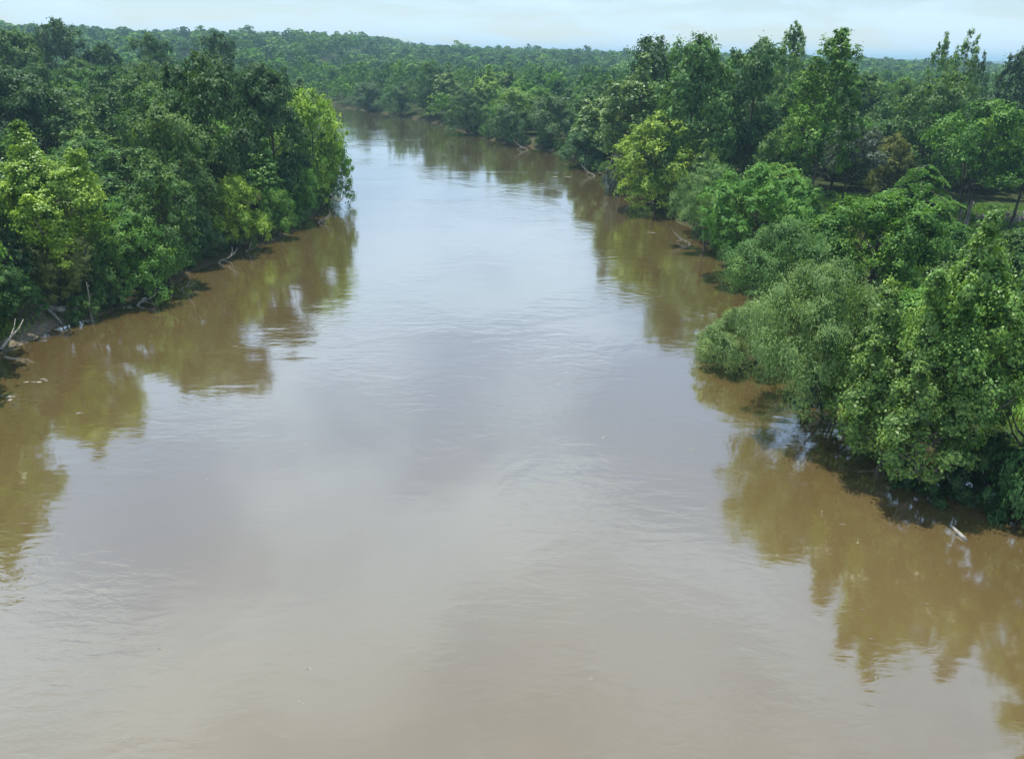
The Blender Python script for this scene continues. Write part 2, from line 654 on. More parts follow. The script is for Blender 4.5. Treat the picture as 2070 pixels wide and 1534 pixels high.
def proto(key, kind, H, R, cb, nl, lobe_r, mc, kl, leaf, aspect=0.55, zs=0.8, seed=1, mat=None, bark=None, rin=0.72,
          up=0.5, spread=0.32, droop=0.0, flat=0.7, stems=1, trad=None, lean=0.03):
    r = np.random.default_rng(seed)
    c, rr = lobes_for(kind, H * (0.84 if kind == 'syc' else 1.0), R, cb, nl, lobe_r, r, rin)
    if kind == 'syc':           # upright leaders that end the crown in several points
        ec, er = [], []
        for q in range(6):
            a = q * 1.9 + r.uniform(-.4, .4)
            w = R * (0.12 if q == 0 else r.uniform(0.35, 0.72))
            zt = H * (1.0 if q == 0 else r.uniform(0.66, 0.97) - 0.12 * w / R)
            for k in range(3):
                ec.append((w * math.cos(a), w * math.sin(a), zt - lobe_r * (0.2 + 1.15 * k)))
                er.append(lobe_r * (0.42, 0.68, 0.9)[k])
        c = np.concatenate([c, np.array(ec)])
        rr = np.concatenate([rr, np.array(er)])
    V, tone = foliage(c, rr, mc, kl, leaf, aspect, zs, r, up, spread, droop, flat)
    cm = crown_mesh(key + '_crown', V, tone, mat or M_leaf)
    tm = trunk_mesh(key + '_trunk', c, rr, H, cb, bark or M_bark, r, trad, lean, stems)
    PROTO[key] = (cm, tm, H, float(np.percentile(np.hypot(V[:, 0], V[:, 1]), 96)), float(np.percentile(V[:, 2], 99.7)))


# near trees: single leaves
proto('syc_a', 'syc', 16, 5.6, 4.2, 30, 1.4, 15, 80, 0.225, 0.7, 1.35, 11, M_leaf_gloss, M_bark_grey, 0.84, 0.5, 0.33)
proto('syc_b', 'syc', 14, 4.6, 4.2, 24, 1.25, 13, 76, 0.225, 0.7, 1.4, 12, M_leaf_gloss, M_bark_grey, 0.84, 0.5, 0.33)
proto('willow_a', 'dome', 9, 6.2, 4.0, 30, 1.7, 17, 120, 0.22, 0.34, 0.8, 21, M_leaf, M_bark, 0.88, 0.5, 0.30, 0.7, 0.5, 3)
proto('willow_b', 'dome', 8, 5.0, 3.4, 24, 1.5, 17, 110, 0.23, 0.34, 0.9, 22, M_leaf, M_bark, 0.9, 0.5, 0.30, 0.6, 0.5, 2)
proto('elder_a', 'round', 9, 4.6, 2.2, 28, 1.35, 18, 66, 0.28, 0.55, 1.0, 31, M_leaf, M_bark, 0.86, 0.5, 0.28)
proto('feather_a', 'round', 9, 4.4, 1.8, 36, 1.05, 18, 58, 0.36, 0.24, 1.6, 41, M_leaf, M_bark, 0.92, 0.9, 0.28)
proto('bush_a', 'bush', 4, 3.2, 0.3, 18, 0.95, 15, 56, 0.24, 0.5, 0.95, 51, M_leaf, M_bark, 0.85, 0.6, 0.30, stems=3, trad=0.09)
proto('bush_b', 'bush', 3.4, 3.0, 0.2, 17, 0.85, 15, 52, 0.22, 0.45, 1.0, 52, M_leaf, M_bark, 0.9, 0.8, 0.30, stems=3, trad=0.07)
proto('bush_c', 'bush', 4.6, 2.6, 0.2, 18, 0.85, 15, 50, 0.26, 0.4, 1.3, 53, M_leaf, M_bark, 0.88, 0.6, 0.30, stems=2, trad=0.08)
# trees of the middle distance
for i in range(5):
    proto('round_%s' % 'abcde'[i], ['round', 'dome', 'round', 'dome', 'round'][i], 16, 7.0, 3.4 if i % 2 else 2.6, 24 + 3 * i, 2.25 - 0.13 * i, 15, 36, 0.46, 0.6, 0.75 + 0.08 * i, 60 + i,
          M_leaf, M_bark, 0.80, 0.5, 0.29)
for i in range(3):
    proto('peak_%s' % 'abc'[i], 'syc', 16, 5.8, 2.4, 24, 1.6, 13, 32, 0.44, 0.65, 1.2, 70 + i, M_leaf_gloss, M_bark_grey, 0.85, 0.6, 0.31)
for i in range(2):
    proto('tall_%s' % 'ab'[i], 'tall', 26, 6.0, 8.5, 44, 1.4, 13, 30, 0.42, 0.6, 1.8, 80 + i, M_leaf, M_bark, 0.98, 0.7, 0.32, trad=0.36)
for i in range(2):
    proto('open_%s' % 'ab'[i], 'dome', 20, 4.8, 5, 24, 1.1, 13, 30, 0.42, 0.5, 2.1, 85 + i, M_leaf, M_bark, 1.05, 0.7, 0.34, trad=0.3)
for i in range(2):
    proto('dome_%s' % 'ab'[i], 'dome', 11, 6.0, 2.0, 28, 1.75, 16, 38, 0.38, 0.5, 0.85, 90 + i, M_leaf, M_bark, 0.86, 0.55, 0.30, 0.4, 0.6, 2)
proto('stem_a', 'dome', 13, 6.4, 6.4, 26, 1.6, 15, 36, 0.38, 0.5, 0.85, 95, M_leaf, M_bark, 0.88, 0.55, 0.30, 0.3, 0.6, 2, trad=0.22)
proto('stem_b', 'round', 14, 5.4, 6.8, 24, 1.6, 15, 36, 0.40, 0.5, 0.95, 96, M_leaf, M_bark, 0.85, 0.55, 0.30, 0.2, 0.6, 1, trad=0.22)


def vec_cypress(seed=5):
    """layered tree: long level arms with drooping feather sprays"""
    r = np.random.default_rng(seed)
    Vs, ts = [], []
    T = Tubes()
    H, R = 9.0, 5.2
    T.add([(0, 0, -0.5), (0.1, 0, 2), (0.0, 0.1, 5), (0.1, 0, 8.4)], [0.42, 0.32, 0.22, 0.05], 8)
    for i in range(22):
        a = i * 2.4 + r.normal(0, 0.2)
        u = i / 21
        z = 3.2 + u * 5.4
        ln = R * (1 - 0.72 * u ** 1.8) * r.uniform(0.75, 1.1)
        s = np.linspace(0, 1, 7)
        arm = np.stack([np.cos(a) * s * ln, np.sin(a) * s * ln, z + 0.9 * s * (1 - s) * 2 - 1.1 * s ** 2], 1)
        T.add(arm, np.linspace(0.09, 0.015, 7), 5)
        n = 1500
        q = r.uniform(0.12, 1.0, n) ** 0.8
        pc = np.stack([np.interp(q, s, arm[:, j]) for j in range(3)], 1)
        side = np.array([-np.sin(a), np.cos(a), 0])
        w = r.uniform(-1, 1, n)
        wid = 1.05 * np.sin(np.clip(q * 2.7 + 0.25, 0, 3.0))
        pc += side * (w * wid)[:, None]
        pc[:, 2] += -0.35 * np.abs(w) * wid - np.abs(r.normal(0, 0.10, n)) + r.normal(0, 0.04, n)
        nn = np.array([0, 0, 1.0]) + r.normal(size=(n, 3)) * 0.35
        Vs.append(leaves(pc, nn, 0.26, 0.4, r))
        ts.append(r.normal(1, 0.08) * r.uniform(0.85, 1.2, n))
    V, tone = np.concatenate(Vs), np.concatenate(ts)
    PROTO['layered'] = (crown_mesh('layered_crown', V, tone, M_leaf), T.mesh('layered_trunk', M_bark), H, R, 8.8)


vec_cypress()

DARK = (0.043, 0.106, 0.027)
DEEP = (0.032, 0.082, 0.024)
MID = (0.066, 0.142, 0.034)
GREEN = (0.076, 0.180, 0.026)
LIGHT = (0.110, 0.205, 0.038)
YEL = (0.150, 0.255, 0.026)
PALE = (0.104, 0.184, 0.050)
BLUE = (0.060, 0.128, 0.050)
GREYB = (0.085, 0.118, 0.098)
RUST = (0.135, 0.155, 0.040)

PLANTED = []     # x, y, radius of everything that grows
TREES = []


def plant(key, x, y, H, R, color, label, group=None, cat='tree', name='tree', rot=None, leanx=0.0, zoff=0.0):
    cm, tm, pH, pR, pT = PROTO[key]
    z = float(ground(np.array([x]), np.array([y]))[0])
    root = bpy.data.objects.new(name, None)
    COL.objects.link(root)
    root.location = (x, y, z + zoff)
    root.rotation_euler = (0, leanx, random.uniform(0, 6.28) if rot is None else rot)
    sx = R / pR
    root.scale = (sx, sx * random.uniform(0.94, 1.06), H / pT)
    root.empty_display_size = 0.5
    tag(root, label, cat, group)
    t_ = link('trunk', tm, root)
    c_ = link('crown', cm, root)
    k = 0.06
    g_ = sum(color) / 3
    color = [1.40 * (0.93 * ch + 0.07 * g_) for ch in color]
    c_.color = tuple(max(0.004, ch * (1 + random.uniform(-k, k))) for ch in color) + (1,)
    PLANTED.append((x, y, R))
    TREES.append(root)
    return root


LANDMARKS = []


LEAN = {('syc_a', 1925): -0.16, ('syc_b', 1866): -0.20, ('syc_b', 1800): -0.24,  ('willow_a', 1690): -0.26, ('willow_b', 1530): -0.22, ('dome_a', 662): 0.12, ('round_e', 1328): -0.12, ('willow_b', 1590): -0.18}


def plant_px(key, bx, by, top, wpx, color, label, cat='tree', name='tree', rot=None, hmin=1.5, leanx=0.0, group=None):
    if (key, bx) in LEAN:
        leanx, rot = LEAN[(key, bx)], 0.0
    """a tree whose foot stands where the sight line (bx,by) meets the bank and whose top shows at 'top'"""
    z = 1.5
    for _ in range(6):
        x, y = at(bx, by, z)
        z = max(0.0, float(ground(np.array([x]), np.array([y]))[0]))
    lo, hi = 0.0, 45.0
    for _ in range(30):
        m_ = (lo + hi) / 2
        if project(x, y, z + m_)[1] > top:
            lo = m_
        else:
            hi = m_
    H = max(hmin, lo)
    dep = project(x, y, z + H * 0.6)[2]
    R = wpx / FPX * dep / 2
    if key[:4] in ('roun', 'dome', 'peak'):
        R = max(R, 0.31 * H)
    return plant(key, x, y, H, R, color, label, group, cat, name, rot, leanx)


HEROES = [
    # ---- right bank, near
    ('syc_a', 1925, 965, 425, 258, LIGHT, 'big pale leaved broadleaf tree leaning over the water at the near right bank'),
    ('syc_b', 1866, 985, 585, 225, LIGHT, 'lower pale leaved tree in front of the biggest tree of the right bank'),
    ('syc_b', 1800, 935, 535, 225, LIGHT, 'pale leaved tree on the left flank of the biggest tree of the right bank'),
    ('syc_b', 2050, 985, 478, 170, LIGHT, 'pale leaved tree at the right edge of the photo with thin dark stems below'),
    ('willow_a', 1690, 850, 485, 320, PALE, 'wide pale fine leaved tree arching over the water with drooping branches'),
    ('elder_a', 1748, 862, 640, 190, GREEN, 'loose green tree filling the gap between the arching tree and the pale ones'),
    ('willow_b', 1530, 735, 560, 210, PALE, 'small drooping tree hanging furthest out over the river on the right'),
    ('willow_b', 1590, 650, 448, 240, MID, 'grey green fine leaved tree behind the arching one on the right bank'),
    ('elder_a', 1755, 610, 398, 240, GREEN, 'dense glossy dark green bushy tree with clumped leaves behind the pale ones'),
    ('feather_a', 1510, 560, 335, 230, GREEN, 'bright green tree with feathery upright sprays on the right bank'),
    ('feather_a', 1592, 500, 358, 110, GREEN, 'second feathery bright green tree next to the broad feathery one'),
    ('willow_b', 1425, 500, 340, 150, PALE, 'pale soft tree between the yellow green tree and the feathery trees'),
    ('round_e', 1328, 425, 228, 165, YEL, 'bright yellow green tree overhanging the right side of the river'),
    ('bush_b', 1245, 392, 292, 62, GREYB, 'grey leafed bush at the water left of the bright yellow green tree'),
    ('bush_c', 1680, 560, 425, 110, RUST, 'small rust tinged shrub in front of the glossy dark green tree'),
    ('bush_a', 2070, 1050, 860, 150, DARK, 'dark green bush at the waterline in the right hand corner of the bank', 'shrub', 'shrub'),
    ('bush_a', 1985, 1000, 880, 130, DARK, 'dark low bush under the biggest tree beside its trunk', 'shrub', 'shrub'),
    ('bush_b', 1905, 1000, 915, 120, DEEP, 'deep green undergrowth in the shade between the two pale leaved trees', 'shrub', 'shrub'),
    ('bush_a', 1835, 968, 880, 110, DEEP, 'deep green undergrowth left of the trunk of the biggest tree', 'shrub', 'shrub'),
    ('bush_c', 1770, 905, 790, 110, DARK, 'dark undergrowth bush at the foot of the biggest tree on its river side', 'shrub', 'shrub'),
    ('bush_a', 1650, 800, 690, 130, DARK, 'dark undergrowth bush below the wide arching tree', 'shrub', 'shrub'),
    ('layered', 1832, 488, 335, 215, GREEN, 'layered tree with flat drooping green arms in front of the meadow'),
    ('bush_b', 1960, 640, 500, 210, MID, 'broad low thicket in the meadow right of the biggest tree', 'shrub', 'shrub'),
    ('bush_a', 2050, 560, 465, 150, MID, 'low thicket in the meadow at the right edge of the photo', 'shrub', 'shrub'),
    ('bush_a', 1905, 560, 455, 120, MID, 'low thicket beside the layered tree in the meadow', 'shrub', 'shrub'),
    ('stem_b', 1700, 422, 252, 130, GREYB, 'grey blue leafed tree on a thin stem at the far side of the meadow'),
    ('dome_a', 1790, 400, 272, 100, RUST, 'rust and green vine covered mound of a tree beyond the meadow'),
    ('stem_a', 1945, 450, 205, 230, GREEN, 'wide fresh green tree beyond the meadow with bare dark stems'),
    ('stem_b', 2040, 462, 285, 180, GREEN, 'green spreading tree on two dark stems beside the brushwood pile'),
    ('round_c', 1860, 400, 150, 150, MID, 'mid green tree left of the wide fresh green tree beyond the meadow'),
    ('tall_a', 1632, 440, 60, 150, GREEN, 'tallest tree of the right bank with several pointed tops against the sky'),
    ('tall_b', 1606, 395, 130, 120, GREEN, 'tall tree with a thin dark bare stem left of the tallest tree'),
    ('tall_b', 1566, 330, 48, 72, LIGHT, 'slender light green spire of a tree rising left of the tallest tree'),
    ('open_a', 1900, 330, 62, 78, LIGHT, 'open forked treetop with thin upright branches against the sky'),
    ('open_b', 1852, 335, 68, 62, LIGHT, 'narrow light green top just left of the open forked treetop'),
    ('open_a', 1934, 330, 106, 44, DARK, 'small dark pointed top just right of the open forked treetop'),
    ('round_d', 2040, 330, 84, 110, DEEP, 'dark ragged tree against the sky at the right edge of the photo'),
    ('round_a', 1500, 380, 82, 135, DARK, 'broad dark tree left of the slender light green spire'),
    ('tall_a', 1452, 345, 172, 90, LIGHT, 'yellow green pointed tree in front of the broad dark tree'),
    ('peak_b', 1275, 365, 112, 150, PALE, 'light grey green tree behind the bright yellow green tree'),
    ('peak_c', 1215, 330, 165, 120, PALE, 'pale green tree left of the light grey green one on the right bank'),
    ('round_b', 1380, 395, 74, 85, MID, 'high ragged crown against the sky left of the broad dark tree'),
    ('round_c', 1305, 330, 76, 90, DEEP, 'dark crown on the skyline left of the high ragged crown'),
    ('dome_b', 1112, 302, 196, 112, BLUE, 'round grey green tree at the waterline where the right bank bends'),
    ('dome_a', 1024, 293, 206, 82, BLUE, 'smaller round grey green tree left of the round one at the bend'),
    ('dome_b', 1175, 338, 262, 100, BLUE, 'low spreading tree over the water right of the round one at the bend'),
    ('dome_a', 945, 272, 178, 95, BLUE, 'rounded tree by the water with a light top on the far right bank'),
    ('peak_a', 985, 240, 132, 70, YEL, 'light yellow green top behind the rounded trees of the far right bank'),
    ('peak_b', 1028, 235, 128, 55, LIGHT, 'light green top right of the yellow green top on the far right bank'),
    ('peak_c', 905, 235, 128, 66, PALE, 'pale green crown left of the yellow green top on the far right bank'),
    ('round_a', 868, 243, 128, 82, DARK, 'dark crown standing at the water of the far right bank'),
    ('dome_a', 812, 237, 168, 76, BLUE, 'bluish low tree at the water left of the dark far crown'),
    ('dome_b', 742, 226, 165, 84, BLUE, 'bluish low tree at the water where the river turns away'),
    ('round_c', 1560, 430, 262, 110, MID, 'mid green rounded tree in front of the thin dark stem'),
    ('peak_b', 1416, 420, 285, 60, LIGHT, 'small light green tree just right of the bright yellow green tree'),
    ('round_d', 1720, 330, 150, 120, MID, 'mid green crown right of the tallest tree'),
    ('round_a', 1790, 345, 160, 120, MID, 'mid green crown beyond the rust tinged mound'),
    # ---- left bank
    ('syc_a', 135, 600, 252, 215, YEL, 'big bright yellow green tree in clumps at the front of the left bank'),
    ('peak_b', 205, 400, 228, 85, LIGHT, 'pointed light green tree behind the big bright one of the left bank'),
    ('round_a', 448, 452, 110, 175, DEEP, 'biggest dark round crown of the left bank'),
    ('round_b', 562, 425, 134, 125, DEEP, 'second dark round crown nearer the river tip of the left bank'),
    ('round_c', 640, 415, 182, 110, YEL, 'tall yellow green tree at the river tip of the left bank'),
    ('dome_a', 662, 412, 255, 100, GREEN, 'green tree leaning out over the river at the tip of the left bank'),
    ('peak_c', 548, 440, 280, 105, GREEN, 'fresh green tree in front of the two dark round crowns'),
    ('dome_b', 482, 505, 358, 125, YEL, 'bright green low tree standing at the water in the middle of the left bank'),
    ('dome_a', 616, 448, 335, 82, GREEN, 'low green tree at the water near the river tip of the left bank'),
    ('dome_b', 560, 478, 385, 84, GREEN, 'low green tree above the bleached branches at the waterline'),
    ('round_c', 370, 500, 215, 165, MID, 'soft mid green round tree left of the biggest dark crown'),
    ('round_e', 345, 575, 335, 130, MID, 'layered mid green tree at the middle of the left bank front'),
    ('dome_a', 300, 602, 428, 165, GREEN, 'spreading low green tree over the water on the left bank'),
    ('dome_b', 418, 524, 420, 66, BLUE, 'small bluish leafed tree at the water left of the bright green low tree'),
    ('bush_c', 228, 622, 510, 84, MID, 'narrow green shrub by the water left of the spreading low tree', 'shrub', 'shrub'),
    ('feather_a', 138, 628, 492, 118, RUST, 'yellow green shrubby tree with ruddy tips beside the sandy ledge'),
    ('bush_b', 172, 646, 598, 70, MID, 'small green shrub at the water between the sandy ledge and the dead stem', 'shrub', 'shrub'),
    ('round_d', 25, 620, 415, 110, BLUE, 'bluish green tree at the left edge of the photo'),
    ('round_b', 45, 660, 540, 100, DARK, 'dark thicket tree above the grassy ledge on the left'),
    ('round_c', 155, 250, 40, 115, DEEP, 'dark tree rising above the skyline on the left'),
    ('round_d', 75, 270, 62, 92, MID, 'mid green round tree left of the dark skyline tree'),
    ('round_a', 332, 260, 70, 92, DARK, 'dark flat topped tree on the left skyline'),
    ('round_b', 462, 270, 68, 125, DEEP, 'dark broad tree on the skyline above the biggest dark round crown'),
    ('round_d', 235, 250, 88, 90, DARK, 'dark rounded crown between the two skyline trees on the left'),
    ('peak_a', 260, 350, 172, 90, MID, 'mid green tree in the hollow of the left wood'),
    ('round_c', 60, 420, 262, 110, MID, 'mid green tree behind the left flank of the big bright tree'),
    ('peak_b', 0, 430, 240, 80, GREEN, 'green tree cut by the left edge of the photo'),
    ('dome_a', 255, 520, 400, 110, GREEN, 'green low tree between the big bright tree and the spreading one'),
]
SHORT = [('big pale leaved', 'the biggest near tree'), ('wide pale fine', 'the wide arching pale tree'),
         ('dense glossy', 'the glossy dark green tree'), ('bright green tree with feathery', 'the feathery bright green tree'),
         ('bright yellow green tree', 'the bright yellow green tree'), ('layered tree', 'the layered drooping tree'),
         ('grey blue leafed', 'the grey blue tree'), ('rust and green', 'the rust tinged mound'),
         ('wide fresh green', 'the wide tree on bare stems'), ('tallest tree', 'the tallest right bank tree'),
         ('open forked', 'the open forked treetop'), ('dark ragged tree', 'the dark ragged right edge tree'),
         ('broad dark tree', 'the broad dark right skyline tree'), ('light grey green tree', 'the light grey green tree'),
         ('round grey green', 'the round tree at the bend'), ('rounded tree by the water', 'the rounded tree with a light top'),
         ('dark crown standing', 'the dark crown at the far water'), ('bluish low tree at the water where', 'the bluish tree at the turn'),
         ('big bright yellow', 'the big bright left tree'), ('biggest dark round', 'the biggest dark round crown'),
         ('second dark round', 'the second dark round crown'), ('tall yellow green tree', 'the yellow green tree at the river tip'),
         ('bright green low', 'the bright green low tree'), ('spreading low green', 'the spreading low left tree'),
         ('dark tree rising', 'the dark left skyline tree'), ('dark flat topped', 'the flat topped left tree'),
         ('dark broad tree on', 'the dark broad skyline tree'), ('soft mid green', 'the soft round left tree'),
         ('yellow green shrubby', 'the ruddy tipped shrubby tree')]
for hrow in HEROES:
    key, bx, by, top, wpx, colr, lab = hrow[:7]
    cat, nm = (hrow[7], hrow[8]) if len(hrow) > 7 else ('tree', 'tree')
    rt = plant_px(key, bx, by, top, wpx, colr, lab, cat, nm)
    for word, short in SHORT:
        if lab.startswith(word):
            LANDMARKS.append((rt.location.x, rt.location.y, short))

# ------------------------------------------------------------------ the rest of the wood
MEAD_PTS = MEADOW


def in_meadow(x, y, k=1.0):
    return any((x - a) ** 2 + (y - b_) ** 2 < (c_ * k) ** 2 for a, b_, c_ in MEAD_PTS)


def scatter(n, rmin, rmax, dmin, seed, half=44.0):
    r = np.random.default_rng(seed)
    a = np.radians(r.uniform(-half, half, n))
    d = np.sqrt(r.uniform(rmin ** 2, rmax ** 2, n))
    x, y = d * np.sin(a), d * np.cos(a)
    sd = sdist(x, y)
    k = sd > 2.0
    x, y, sd, d = x[k], y[k], sd[k], d[k]
    cell = {}
    out_ = []
    for px_, py_, r_ in PLANTED:
        cell.setdefault((int(px_ // 12), int(py_ // 12)), []).append((px_, py_, r_ * 0.9))
    for i in range(len(x)):
        ci, cj = int(x[i] // 12), int(y[i] // 12)
        ok = True
        for ii in (ci - 1, ci, ci + 1):
            for jj in (cj - 1, cj, cj + 1):
                for (qx, qy, qr) in cell.get((ii, jj), ()):
                    if (x[i] - qx) ** 2 + (y[i] - qy) ** 2 < max(dmin, qr + dmin * 0.42) ** 2:
                        ok = False
                        break
                if not ok:
                    break
            if not ok:
                break
        if ok and not in_meadow(x[i], y[i]):
            cell.setdefault((ci, cj), []).append((x[i], y[i], dmin * 0.5))
            out_.append((x[i], y[i], sd[i], d[i]))
    return out_


near = scatter(6000, 30, 470, 8.6, 3)
near = [q for q in near if not (q[0] > 20 and q[3] < 62) and not (q[0] < 0 and q[1] < 58 and project(q[0], q[1], 8)[0] > -60)]
# trees just outside the frame whose reflections reach into it
for fx, fy in ((-42.8, 47), (-42.5, 41.5), (-46.8, 57), (-44.6, 52), (-50, 55), (-44, 36), (-50, 47), (-54, 40), (-58, 50), (-60, 33), (-66, 43), (-68, 26), (-52, 56), (33.5, 30.5), (40, 27), (46, 23), (38, 36), (47, 33), (56, 18), (44, 40), (36.5, 33.5)):
    near.append((fx, fy, 4.0, math.hypot(fx, fy)))
near.sort(key=lambda q: q[3])
N_IND = 300 - len([h_ for h_ in HEROES if len(h_) == 7])
ind, rest = near[:N_IND], near[N_IND:]
TINTS = [(DARK, 'dark green', 0.26), (DEEP, 'very dark green', 0.10), (MID, 'mid green', 0.30), (GREEN, 'fresh green', 0.18),
         (BLUE, 'bluish green', 0.09), (LIGHT, 'light green', 0.06), (PALE, 'pale grey green', 0.03)]
tw = np.cumsum([q[2] for q in TINTS])
RELS = []


def auto_label(what, x, y, height=8.0):
    """what, and where it stands from the nearest landmark tree"""
    px_, py_, _d = project(x, y, height)
    lx, ly, lname = min(LANDMARKS, key=lambda q: math.hypot(q[0] - x, q[1] - y))
    qx, qy, _d = project(lx, ly, height)
    if abs(px_ - qx) > 0.6 * FPX * abs(y - ly) / max(math.hypot(x, y), 1):
        rel = 'left of' if px_ < qx else 'right of'
    else:
        rel = 'behind' if y > ly else 'in front of'
    RELS.append((what, rel, lname))
    nth = RELS.count(RELS[-1])
    order = ['', 'second ', 'third ', 'fourth ', 'fifth ', 'sixth ', 'seventh ', 'eighth ', 'ninth '][min(nth - 1, 8)]
    return '%s%s %s %s' % (order, what, rel, lname)


for (x, y, sd, d) in ind:
    col_, cname, _ = TINTS[int(np.searchsorted(tw, random.random() * tw[-1]))]
    if sd < 12 and random.random() < 0.5:
        col_, cname, _ = random.choice([TINTS[2], TINTS[3], TINTS[3], TINTS[5]])
    side = 'left' if x < -25 or (x < 0 and y < 300 and x < -20) else 'right'
    edge_ = d < 62 or sd == 4.0
    low = (sd < 7 or random.random() < 0.12) and not edge_
    if edge_:
        key, H, R = random.choice(['peak_a', 'peak_b', 'round_e']), random.uniform(16, 19.5), random.uniform(4.4, 5.3)
        shp = 'tall leafy'
    elif low:
        key, H, R = random.choice(['dome_a', 'dome_b']), random.uniform(6, 10), random.uniform(4.0, 5.4)
        shp = 'low spreading'
    else:
        key = random.choice(['round_a', 'round_b', 'round_c', 'round_d', 'round_e', 'round_b', 'round_d', 'peak_a', 'peak_b'])
        H = random.uniform(10.5, 16) * (0.78 if d < 130 else (1.2 if side == 'left' else 1.0))
        R = random.uniform(5.0, 7.4)
        shp = 'rounded' if key[0] == 'r' else 'clumpy'
    lab = auto_label('%s %s tree' % (cname, shp), x, y)
    where = 'at the water on the %s bank' % side if sd < 9 else 'inside the wood of the %s bank' % side
    plant(key, x, y, H, R, col_, lab, '%s %s trees %s' % (cname, shp, where))


# far wood as one mass
def far_templates(n, nl, per, quad, seed):
    res = []
    for i in range(n):
        r = np.random.default_rng(seed + i)
        c, rr = lobes_for('dome', 15.0, 6.4, 3.0, nl, 2.9, r, 0.74)
        d = unit(r.normal(size=(nl, per, 3)) + np.array([0, -0.1, 0.55]))
        P = c[:, None] + d * rr[:, None, None] * r.uniform(0.75, 1.1, (nl, per, 1))
        nn = d + r.normal(size=d.shape) * 0.55 + np.array([0, 0, 0.25])
        V = leaves(P.reshape(-1, 3), nn.reshape(-1, 3), quad, 0.8, r)
        tone = np.clip((r.normal(1, 0.09, (nl, 1)) * r.uniform(0.8, 1.22, (nl, per))).reshape(-1), 0.5, 1.6)
        res.append((V, tone))
    return res


def mass(name, pts, temps, label, hr=(11, 17)):
    Vs, ts, cs = [], [], []
    X = np.array([q[0] for q in pts])
    Y = np.array([q[1] for q in pts])
    Z = ground(X, Y)
    r = np.random.default_rng(len(pts))
    cols = np.array([q[0] for q in TINTS])
    pw = np.array([q[2] for q in TINTS])
    pw = pw / pw.sum()
    for i in range(len(pts)):
        tt_ = tC if pts[i][3] > 1150 else temps
        V, tone = tt_[r.integers(len(tt_))]
        a = r.uniform(0, 6.28)
        ca, sa = math.cos(a), math.sin(a)
        H = r.uniform(*hr) / 15.0
        if r.random() < 0.04:
            H *= r.uniform(1.1, 1.3)
        if pts[i][2] < 9:
            H *= 0.72
        H *= 1 + 0.22 * float(wob(X[i], Y[i], 38, 16))
        s = r.uniform(0.8, 1.1) if len(pts) < 1200 else r.uniform(0.95, 1.65)
        Q = np.empty_like(V)
        Q[:, 0] = (V[:, 0] * ca - V[:, 1] * sa) * s + X[i]
        Q[:, 1] = (V[:, 0] * sa + V[:, 1] * ca) * s + Y[i]
        Q[:, 2] = V[:, 2] * H + Z[i]
        Vs.append(Q)
        ts.append(tone)
        cl = cols[r.choice(len(cols), p=pw)] * r.uniform(0.95, 1.35)
        cs.append(np.broadcast_to(np.append(cl, 1), (len(tone), 4)))
    V = np.concatenate(Vs)
    n = len(V) // 4
    me = new_mesh(name, V, np.arange(n * 4), 4, [M_far], False,
                  {'tone': ('FACE', 'FLOAT', np.concatenate(ts)), 'tint': ('FACE', 'FLOAT_COLOR', np.concatenate(cs))})
    return tag(link(name, me), label, kind='stuff')


for q in ind:
    pass
tA = far_templates(6, 14, 28, 1.2, 200)
tB = far_templates(7, 11, 24, 1.75, 300)
tC = far_templates(5, 7, 9, 3.2, 400)
mass('far_wood', rest, tA, 'mass of green treetops behind the nearer trees of both banks')
far2 = scatter(14000, 470, 1150, 15.5, 9, 40)
far3 = scatter(5000, 1150, 2600, 27, 10, 40)
mass('distant_woodland', far2 + far3, tB, 'bluish woodland covering the distant low hills up to the skyline', (11.5, 15.5))
print('tris', sum(len(m.polygons) * (2 if m.name != 'grass' else 1) for m in bpy.data.meshes), 'crowns', [(k, len(v[0].polygons)) for k, v in PROTO.items()][:40])
print('individual', len(ind), 'rest', len(rest), 'far', len(far2), len(far3))

# ------------------------------------------------------------------ shrubs on the banks
r = np.random.default_rng(77)
cnt = 0
for side, line in (('left', LEFT[4:16]), ('right', RIGHT[7:22])):
    pts = np.array(line, float)
    seg = np.linalg.norm(np.diff(pts, axis=0), axis=1)
    s_tot = seg.sum()
    cum = np.concatenate([[0], np.cumsum(seg)])
    s = 0.0
    while s < s_tot:
        k = np.searchsorted(cum, s, side='right') - 1
        f = (s - cum[k]) / seg[k]
        p0 = pts[k] * (1 - f) + pts[k + 1] * f
        d = (pts[k + 1] - pts[k]) / seg[k]
        nrm = np.array([-d[1], d[0]])
        if sdist(*(p0 + nrm * 2)) < 0:
            nrm = -nrm
        p1 = p0 + nrm * r.uniform(0.9, 3.2)
        dd = math.hypot(*p1)
        s += r.uniform(2.6, 4.4) * (1.0 if dd < 140 else 1.7)
        if side == 'left' and dd < 84 and p1[1] < 68:
            continue
        key = ['bush_a', 'bush_b', 'bush_c'][r.integers(3)]
        col_, cname = [(DARK, 'dark green'), (MID, 'mid green'), (GREEN, 'fresh green'), (BLUE, 'bluish green')][r.choice(4, p=[.4, .3, .15, .15])]
        plant(key, p1[0], p1[1], r.uniform(1.6, 3.4), r.uniform(1.5, 2.6), col_,
              auto_label('%s waterline shrub' % cname, p1[0], p1[1], 2.0), '%s waterline shrubs of the %s bank' % (cname, side), 'shrub', 'shrub')
        cnt += 1
